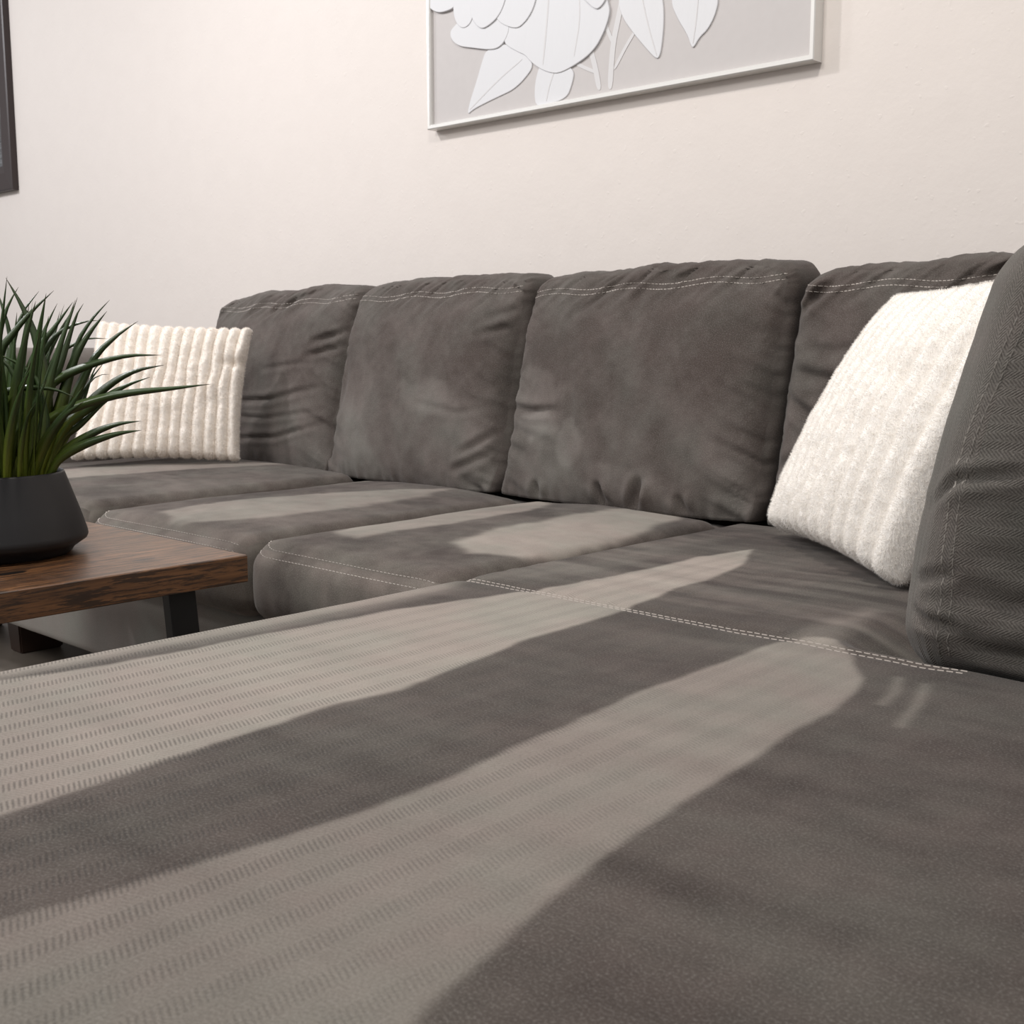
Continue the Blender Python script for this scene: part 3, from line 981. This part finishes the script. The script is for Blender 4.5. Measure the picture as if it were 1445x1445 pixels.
for j in range(2):
    for k in range(36):
        a, b = 1 + j * 36 + k, 1 + j * 36 + (k + 1) % 36
        sF += [(a, a + 36, b + 36), (a, b + 36, b)]
link('soil', np_mesh('soil', sV, sF), M_SOIL, plant)

t = NT('grass_blade')
at = t.n('ShaderNodeAttribute', attribute_name='along').outputs['Fac']
hue = t.n('ShaderNodeObjectInfo').outputs['Random']
crs = t.n('ShaderNodeAttribute', attribute_name='across').outputs['Fac']
c = t.mix(t.ramp(at, 0.05, 0.6), srgb(116, 124, 36), srgb(50, 66, 32))
c = t.mix(t.math('MULTIPLY', hue, 0.5), c, srgb(58, 84, 40))
c = t.mix(t.ramp(at, 0.93, 1.0), c, srgb(70, 60, 30))
vein = t.math('SINE', t.math('MULTIPLY', crs, 26.0))
M_BLADE = t.out(color=c, rough=0.38, bump=vein, bstr=0.2, bdist=0.0004)


def blade(pts, width, twist, name='leaf'):
    """pts: world points from base to tip."""
    P = np.array(pts, float)
    n = 18
    seg = np.linalg.norm(np.diff(P, axis=0), axis=1)
    cum = np.concatenate([[0], np.cumsum(seg)])
    # Catmull-Rom through the points
    Pe = np.vstack([2 * P[0] - P[1], P, 2 * P[-1] - P[-2]])
    out = []
    for s in np.linspace(0, cum[-1], n):
        k = min(len(seg) - 1, max(0, int(np.searchsorted(cum, s, side='right') - 1)))
        q = (s - cum[k]) / max(1e-9, seg[k])
        p0, p1, p2, p3 = Pe[k], Pe[k + 1], Pe[k + 2], Pe[k + 3]
        out.append(0.5 * ((2 * p1) + (p2 - p0) * q + (2 * p0 - 5 * p1 + 4 * p2 - p3) * q * q + (3 * p1 - p0 - 3 * p2 + p3) * q ** 3))
    C = np.array(out)
    T = np.gradient(C, axis=0)
    T /= np.linalg.norm(T, axis=1, keepdims=True)
    ref = np.array(twist, float)
    V, al, ac, F = [], [], [], []
    for i in range(n):
        f = i / (n - 1)
        sd = np.cross(T[i], ref)
        sd /= max(1e-9, np.linalg.norm(sd))
        nn = np.cross(sd, T[i])
        wdt = width * (0.55 + 0.45 * min(1, f / 0.35)) * max(0.0, 1 - max(0, (f - 0.35) / 0.65) ** 1.6) * 0.5 + 0.00015
        for k, (a_, b_) in enumerate(((-1, 0.30), (0, -0.05), (1, 0.30), (0, -0.22))):
            V.append(C[i] + sd * wdt * a_ + nn * wdt * b_)
            al.append(f)
            ac.append((-1, 0, 1, 0)[k])
    for i in range(n - 1):
        a = i * 4
        for k in range(4):
            k2 = (k + 1) % 4
            F.append((a + k, a + k2, a + 4 + k2, a + 4 + k))
    me = np_mesh(name, np.array(V) - PC, F)
    add_attr(me, 'along', al)
    add_attr(me, 'across', ac)
    return link(name, me, M_BLADE, plant)


HAND = [
    ([(40, 668), (52, 612), (87, 583), (160, 559), (247, 548), (298, 542)], 0.0105, -0.03),
    ([(66, 668), (82, 650), (116, 629), (163, 613), (200, 607)], 0.0095, -0.04),
    ([(70, 668), (87, 641), (125, 614), (163, 599), (199, 594)], 0.0095, -0.03),
    ([(52, 668), (80, 615), (110, 583), (151, 545), (189, 524), (232, 515)], 0.0115, 0.0),
    ([(30, 668), (42, 590), (67, 545), (116, 519), (174, 503), (228, 501)], 0.0105, -0.02),
    ([(62, 668), (84, 615), (100, 570), (131, 507), (163, 475), (195, 453)], 0.0115, 0.01),
    ([(58, 668), (84, 590), (96, 536), (107, 487), (128, 452), (155, 423)], 0.011, 0.0),
    ([(50, 668), (80, 590), (93, 545), (105, 507), (125, 472), (151, 439)], 0.012, -0.01),
    ([(34, 668), (54, 600), (67, 553), (84, 513), (100, 466), (109, 442), (118, 428)], 0.013, -0.02),
    ([(20, 668), (30, 570), (50, 500), (76, 463), (103, 426)], 0.011, 0.01),
    ([(-14, 668), (-8, 560), (0, 498), (17, 472), (44, 440), (76, 410)], 0.011, -0.02),
    ([(22, 668), (40, 560), (55, 490), (67, 457), (81, 428)], 0.009, 0.02),
    ([(54, 668), (66, 590), (62, 530), (49, 472), (29, 428), (8, 392)], 0.012, -0.01),
    ([(0, 668), (8, 540), (28, 450), (55, 411)], 0.009, 0.02),
    ([(-35, 668), (-30, 600), (-2, 560), (29, 548), (73, 549), (109, 562)], 0.009, -0.06),
    ([(4, 669), (17, 629), (30, 600), (44, 577), (66, 536)], 0.014, -0.07),
    ([(56, 668), (86, 610), (125, 576), (174, 546), (212, 532)], 0.0105, 0.0),
    ([(34, 668), (29, 610), (27, 560), (44, 510)], 0.012, -0.06),
    ([(10, 668), (4, 600), (6, 560), (-5, 520)], 0.012, -0.06),
    ([(38, 668), (62, 612), (64, 580), (60, 550)], 0.012, -0.05),
    ([(44, 668), (60, 632), (80, 600), (100, 572), (118, 545)], 0.011, -0.05),
    ([(50, 668), (84, 620), (110, 600), (142, 572), (160, 560)], 0.011, 0.01),
    ([(-4, 668), (-10, 560), (-2, 480), (10, 435), (26, 405)], 0.010, 0.01),
    ([(16, 668), (20, 560), (14, 480), (0, 425), (-12, 395)], 0.011, 0.02),
    ([(24, 668), (56, 560), (80, 500), (98, 490), (120, 478), (152, 478)], 0.008, 0.03),
    ([(60, 668), (100, 590), (122, 545), (140, 520), (148, 510)], 0.005, 0.03),
    ([(60, 668), (104, 600), (120, 560), (134, 520), (152, 505)], 0.004, 0.03),
    ([(58, 668), (100, 590), (112, 560), (135, 532), (155, 528)], 0.004, 0.02),
    ([(20, 668), (34, 590), (20, 530), (0, 506), (-20, 500)], 0.010, -0.05),
    ([(40, 668), (58, 600), (52, 540), (20, 510), (-6, 500)], 0.010, -0.06),
    ([(8, 668), (30, 560), (60, 500), (82, 470), (115, 455), (140, 452)], 0.009, 0.02),
]
RIMZ = TZ + 0.108
for pts, wd, dd in HAND:
    n = len(pts)
    W_ = [at_depth(a, b, DEP + dd * (k / (n - 1)) + (1 - k / (n - 1)) * dd * 0.6) for k, (a, b) in enumerate(pts)]
    # root inside the pot rim
    r0 = W_[0].copy()
    off = r0[:2] - PC[:2]
    rr = np.linalg.norm(off)
    if rr > 0.075:
        off *= 0.075 / rr
    W_[0] = np.array([PC[0] + off[0], PC[1] + off[1], RIMZ - 0.006])
    blade(W_, wd * 1.45, FWD * 1.0 + np.array([random.uniform(-0.5, 0.5), random.uniform(-0.5, 0.5), random.uniform(-0.2, 0.4)]))
for k in range(95):
    a = random.uniform(0, 2 * math.pi)
    r0 = 0.08 * math.sqrt(random.random())
    b0 = np.array([PC[0] + r0 * math.cos(a), PC[1] + r0 * math.sin(a), RIMZ - 0.006])
    a2 = a + random.uniform(-0.6, 0.6)
    L = random.uniform(0.15, 0.30)
    lean = random.uniform(0.15, 0.75) * (0.5 + r0 / 0.08 * 0.6)
    dirh = np.array([math.cos(a2), math.sin(a2), 0])
    droop = random.uniform(0.0, 0.5) * lean
    pts = []
    for f in (0, 0.25, 0.5, 0.75, 1.0):
        pts.append(b0 + dirh * L * lean * (f ** 1.5) + np.array([0, 0, 1]) * L * (f - droop * f ** 2.6))
    tip = pts[-1]
    v = tip - CAM
    tx = CC + FPX * (v @ RGT) / (v @ FWD)
    if tx > 120:
        continue
    blade(pts, random.uniform(0.010, 0.016), FWD + np.array([random.uniform(-0.9, 0.9), random.uniform(-0.9, 0.9), random.uniform(-0.3, 0.3)]))

# ------------------------------------------------------------------ flower painting
YF = 2.285                       # front of the frame
bl, br = on_plane(603, 185, 1, YF), on_plane(1148, 82, 1, YF)
PX0, PX1, PZ0 = float(bl[0]), float(br[0]), float((bl[2] + br[2]) / 2)
PZ1 = PZ0 + 0.92
paint = empty('flower_painting', ((PX0 + PX1) / 2, WALL_Y, PZ0))
tag(paint, 'large white flower relief painting in a thin silver white frame', 'painting')
PO = np.array(paint.location)
M_PFR = plain('satin_white_frame', srgb(226, 224, 220), 0.32, Metallic=0.25)
FWD_W = 0.0125
prof = [(0.0, 0.0), (0.0, -(WALL_Y - YF) + 0.002), (0.002, -(WALL_Y - YF)), (FWD_W - 0.003, -(WALL_Y - YF)), (FWD_W, -(WALL_Y - YF) + 0.004), (FWD_W, 0.0)]


def frame_bar(a, b, ina, inb, prof, mat, parent, org, name='frame_bar'):
    """Mitred moulding from corner a to b (x,z); ina/inb point to the inside at each end."""
    Vv, Ff = [], []
    for p, i in ((a, ina), (b, inb)):
        for (o_, d_) in prof:
            Vv.append((p[0] + i[0] * o_ - org[0], WALL_Y - 0.0005 + d_ - org[1], p[1] + i[1] * o_ - org[2]))
    n = len(prof)
    bm = bmesh.new()
    vs = [bm.verts.new(v) for v in Vv]
    for k in range(n):
        bm.faces.new((vs[k], vs[(k + 1) % n], vs[n + (k + 1) % n], vs[n + k]))
    bm.faces.new(vs[:n])
    bm.faces.new(vs[n:][::-1])
    bmesh.ops.recalc_face_normals(bm, faces=bm.faces[:])
    me = bpy.data.meshes.new(name)
    bm.to_mesh(me)
    bm.free()
    return link(name, me, mat, parent)


def frame(x0, z0, x1, z1, prof, mat, parent, org):
    cs = [((x0, z0), (1, 1)), ((x1, z0), (-1, 1)), ((x1, z1), (-1, -1)), ((x0, z1), (1, -1))]
    for k in range(4):
        (a, ia), (b, ib) = cs[k], cs[(k + 1) % 4]
        frame_bar(a, b, ia, ib, prof, mat, parent, org)


frame(PX0, PZ0, PX1, PZ1, prof, M_PFR, paint, PO)
t = NT('canvas_grey')
co = t.n('ShaderNodeTexCoord').outputs['Object']
nz = t.noise(co, 40.0, 4.0)
M_CANVAS = t.out(color=t.mix(nz, srgb(190, 185, 183), srgb(196, 191, 189)), rough=0.6, bump=t.noise(co, 500.0, 2.0), bstr=0.1, bdist=0.0006)
YC = YF + 0.012                  # canvas surface
link('canvas', box_mesh('canvas', (PX0 + FWD_W - PO[0], YC - PO[1], PZ0 + FWD_W - PO[2]), (PX1 - FWD_W - PO[0], WALL_Y - 0.003 - PO[1], PZ1 - FWD_W - PO[2])), M_CANVAS, paint)
t = NT('white_relief')
co = t.n('ShaderNodeTexCoord').outputs['Object']
mp = t.n('ShaderNodeMapping', i_Vector=co)
mp.inputs['Scale'].default_value = (1, 1, 0.25)
nz = t.noise(mp.outputs[0], 60.0, 4.0)
M_RELIEF = t.out(color=srgb(214, 214, 216), rough=0.55, bump=nz, bstr=0.25, bdist=0.003)
M_STEM = plain('white_relief_thin', srgb(207, 205, 205), 0.55)


RELIEFS = []


def relief(name, pts, y_off, th, mat=M_RELIEF, smooth_n=3, bev=0.0012):
    P = np.array([on_plane(a, b, 1, YC) for a, b in pts])[:, [0, 2]]
    th += 0.00004 * len(RELIEFS)         # no two caps in one plane
    RELIEFS.append(name)
    # resample and round the outline
    for _ in range(smooth_n):
        P = np.stack([0.75 * P + 0.25 * np.roll(P, -1, 0), 0.25 * P + 0.75 * np.roll(P, -1, 0)], 1).reshape(-1, 2)
    bm = bmesh.new()
    vs = [bm.verts.new((p[0] - PO[0], YC + 0.0004 + 0.00003 * len(RELIEFS) - PO[1], p[1] - PO[2])) for p in P]
    f = bm.faces.new(vs)
    r = bmesh.ops.extrude_face_region(bm, geom=[f])
    tv = [e for e in r['geom'] if isinstance(e, bmesh.types.BMVert)]
    for v in tv:
        v.co.y -= (th + y_off)
    bmesh.ops.recalc_face_normals(bm, faces=bm.faces[:])
    topf = [fc for fc in bm.faces if len(fc.verts) > 4 and all(v in set(tv) for v in fc.verts)]
    if bev and topf:
        bmesh.ops.inset_region(bm, faces=topf, thickness=bev, depth=-0.0)
        for v in topf[0].verts:
            v.co.y -= 0.0009
    bmesh.ops.triangulate(bm, faces=[fc for fc in bm.faces if len(fc.verts) > 4])
    me = bpy.data.meshes.new(name)
    bm.to_mesh(me)
    bm.free()
    return link(name, me, mat, paint)


relief('painted_leaf', [(687, 70), (681, 87), (673, 116), (664, 143), (660, 163), (668, 155), (687, 145), (708, 135), (725, 127), (741, 112), (755, 92), (743, 78), (716, 60)], 0, 0.0025)
relief('painted_leaf', [(761, 96), (756, 116), (755, 135), (757, 149), (766, 149), (800, 140), (808, 120), (812, 99), (793, 88), (766, 88)], 0, 0.0025)
relief('painted_leaf', [(872, -2), (878, 23), (893, 45), (913, 69), (927, 84), (932, 80), (935, 64), (938, 33), (937, 0), (925, -45), (890, -55)], 0, 0.003)
relief('painted_leaf', [(946, 0), (957, 27), (971, 49), (977, 68), (981, 66), (988, 53), (1000, 42), (1011, 20), (1016, -5), (1000, -50), (962, -45)], 0, 0.003)


def stem(pts, w, th=0.0015):
    p = np.array(pts, float)
    d = np.gradient(p, axis=0)
    d /= np.linalg.norm(d, axis=1, keepdims=True)
    n = np.stack([-d[:, 1], d[:, 0]], -1) * w / 2
    relief('painted_stem', list(map(tuple, np.vstack([p + n, (p - n)[::-1]]))), 0, th, M_STEM, 2, 0)


stem([(830, 60), (836, 78), (841, 98), (846, 127)], 7)
stem([(812, 89), (826, 96), (841, 102)], 5)
stem([(880, -10), (872, 30), (866, 58), (863, 90), (861, 126)], 7)
stem([(853, 28), (858, 44), (866, 62)], 5)
stem([(897, 43), (882, 68), (867, 98)], 4)
relief('painted_petal', [(713, 58), (717, 65), (733, 74), (743, 78), (749, 86), (764, 98), (781, 104), (793, 103), (810, 94), (828, 82), (841, 69), (849, 56), (857, 38), (863, 16), (859, 2), (855, -25), (815, -85), (740, -85), (700, 0)], 0.001, 0.004)
relief('painted_petal', [(637, 45), (639, 57), (650, 66), (668, 68), (693, 71), (706, 68), (715, 58), (722, 40), (716, 15), (693, 5), (662, 15), (645, 36)], 0.002, 0.004)
relief('painted_petal', [(642, 8), (644, 27), (650, 38), (658, 41), (667, 34), (672, 18), (668, -15), (645, -25)], 0.004, 0.004)
relief('painted_petal', [(701, 18), (704, 28), (713, 36), (729, 41), (738, 38), (750, 24), (758, 6), (764, -25), (740, -60), (700, -40)], 0.004, 0.004)
relief('painted_petal', [(664, -20), (667, 20), (674, 35), (683, 42), (692, 38), (705, 27), (714, 11), (722, -20), (700, -50)], 0.006, 0.004)
relief('painted_petal', [(606, 10), (619, 19), (632, 17), (645, 11), (655, -10), (640, -35), (606, -35)], 0.004, 0.004)
relief('painted_petal', [(842, 16), (852, 10), (859, -2), (866, -30), (845, -60), (800, -60), (810, -20)], 0.005, 0.004)

for vp, vw, vt in (([(738, 84), (705, 112), (664, 155)], 1.6, 0.0037), ([(785, 96), (776, 122), (772, 143)], 1.4, 0.0037), ([(904, -20), (914, 30), (928, 79)], 1.6, 0.0043),
                   ([(988, -30), (985, 20), (979, 62)], 1.6, 0.0043), ([(778, -40), (775, 20), (768, 92)], 2.0, 0.0063), ([(815, -40), (822, 20), (812, 80)], 1.4, 0.0062)):
    stem(vp, vw, vt)

# ------------------------------------------------------------------ dark framed picture further along the wall
a0, a1 = on_plane(17, 267, 1, WALL_Y - 0.03), on_plane(1, 258, 1, WALL_Y - 0.03)
QX1, QZ0 = float(a0[0]), float(a0[2])
BW = float(a0[0] - a1[0])
QX0, QZ1 = QX1 - 0.95, QZ0 + 1.05
pic = empty('framed_picture', ((QX0 + QX1) / 2, WALL_Y, QZ0))
tag(pic, 'black and white picture in a dark brown frame on the wall', 'picture')
QO = np.array(pic.location)
M_DFR = plain('dark_brown_frame', srgb(50, 38, 37), 0.4)
profq = [(0, 0), (0, -0.026), (0.006, -0.03), (BW * 0.7, -0.028), (BW, -0.018), (BW, 0)]
frame(QX0, QZ0, QX1, QZ1, profq, M_DFR, pic, QO)
t = NT('photo_print')
co = t.n('ShaderNodeTexCoord').outputs['Object']
sp = t.n('ShaderNodeSeparateXYZ', i_0=co)
nz = t.noise(co, 30.0, 4.0)
mpz = t.n('ShaderNodeMapping', i_Vector=co)
mpz.inputs['Scale'].default_value = (8, 8, 60)
nb = t.noise(mpz.outputs[0], 2.0, 4.0)
zline = t.math('LESS_THAN', sp.outputs[2], t.math('MULTIPLY_ADD', nz, 0.012, BW * 0.8 + 0.225))
dark = t.mix(t.ramp(nb, 0.35, 0.7), srgb(48, 48, 50), srgb(120, 120, 122))
M_PRINT = t.out(color=t.mix(zline, srgb(226, 226, 224), dark), rough=0.35)
link('print', box_mesh('print', (QX0 + BW * 0.95 - QO[0], -0.012, BW * 0.95), (QX1 - BW * 0.95 - QO[0], -0.003, QZ1 - QZ0 - BW * 0.95)), M_PRINT, pic)
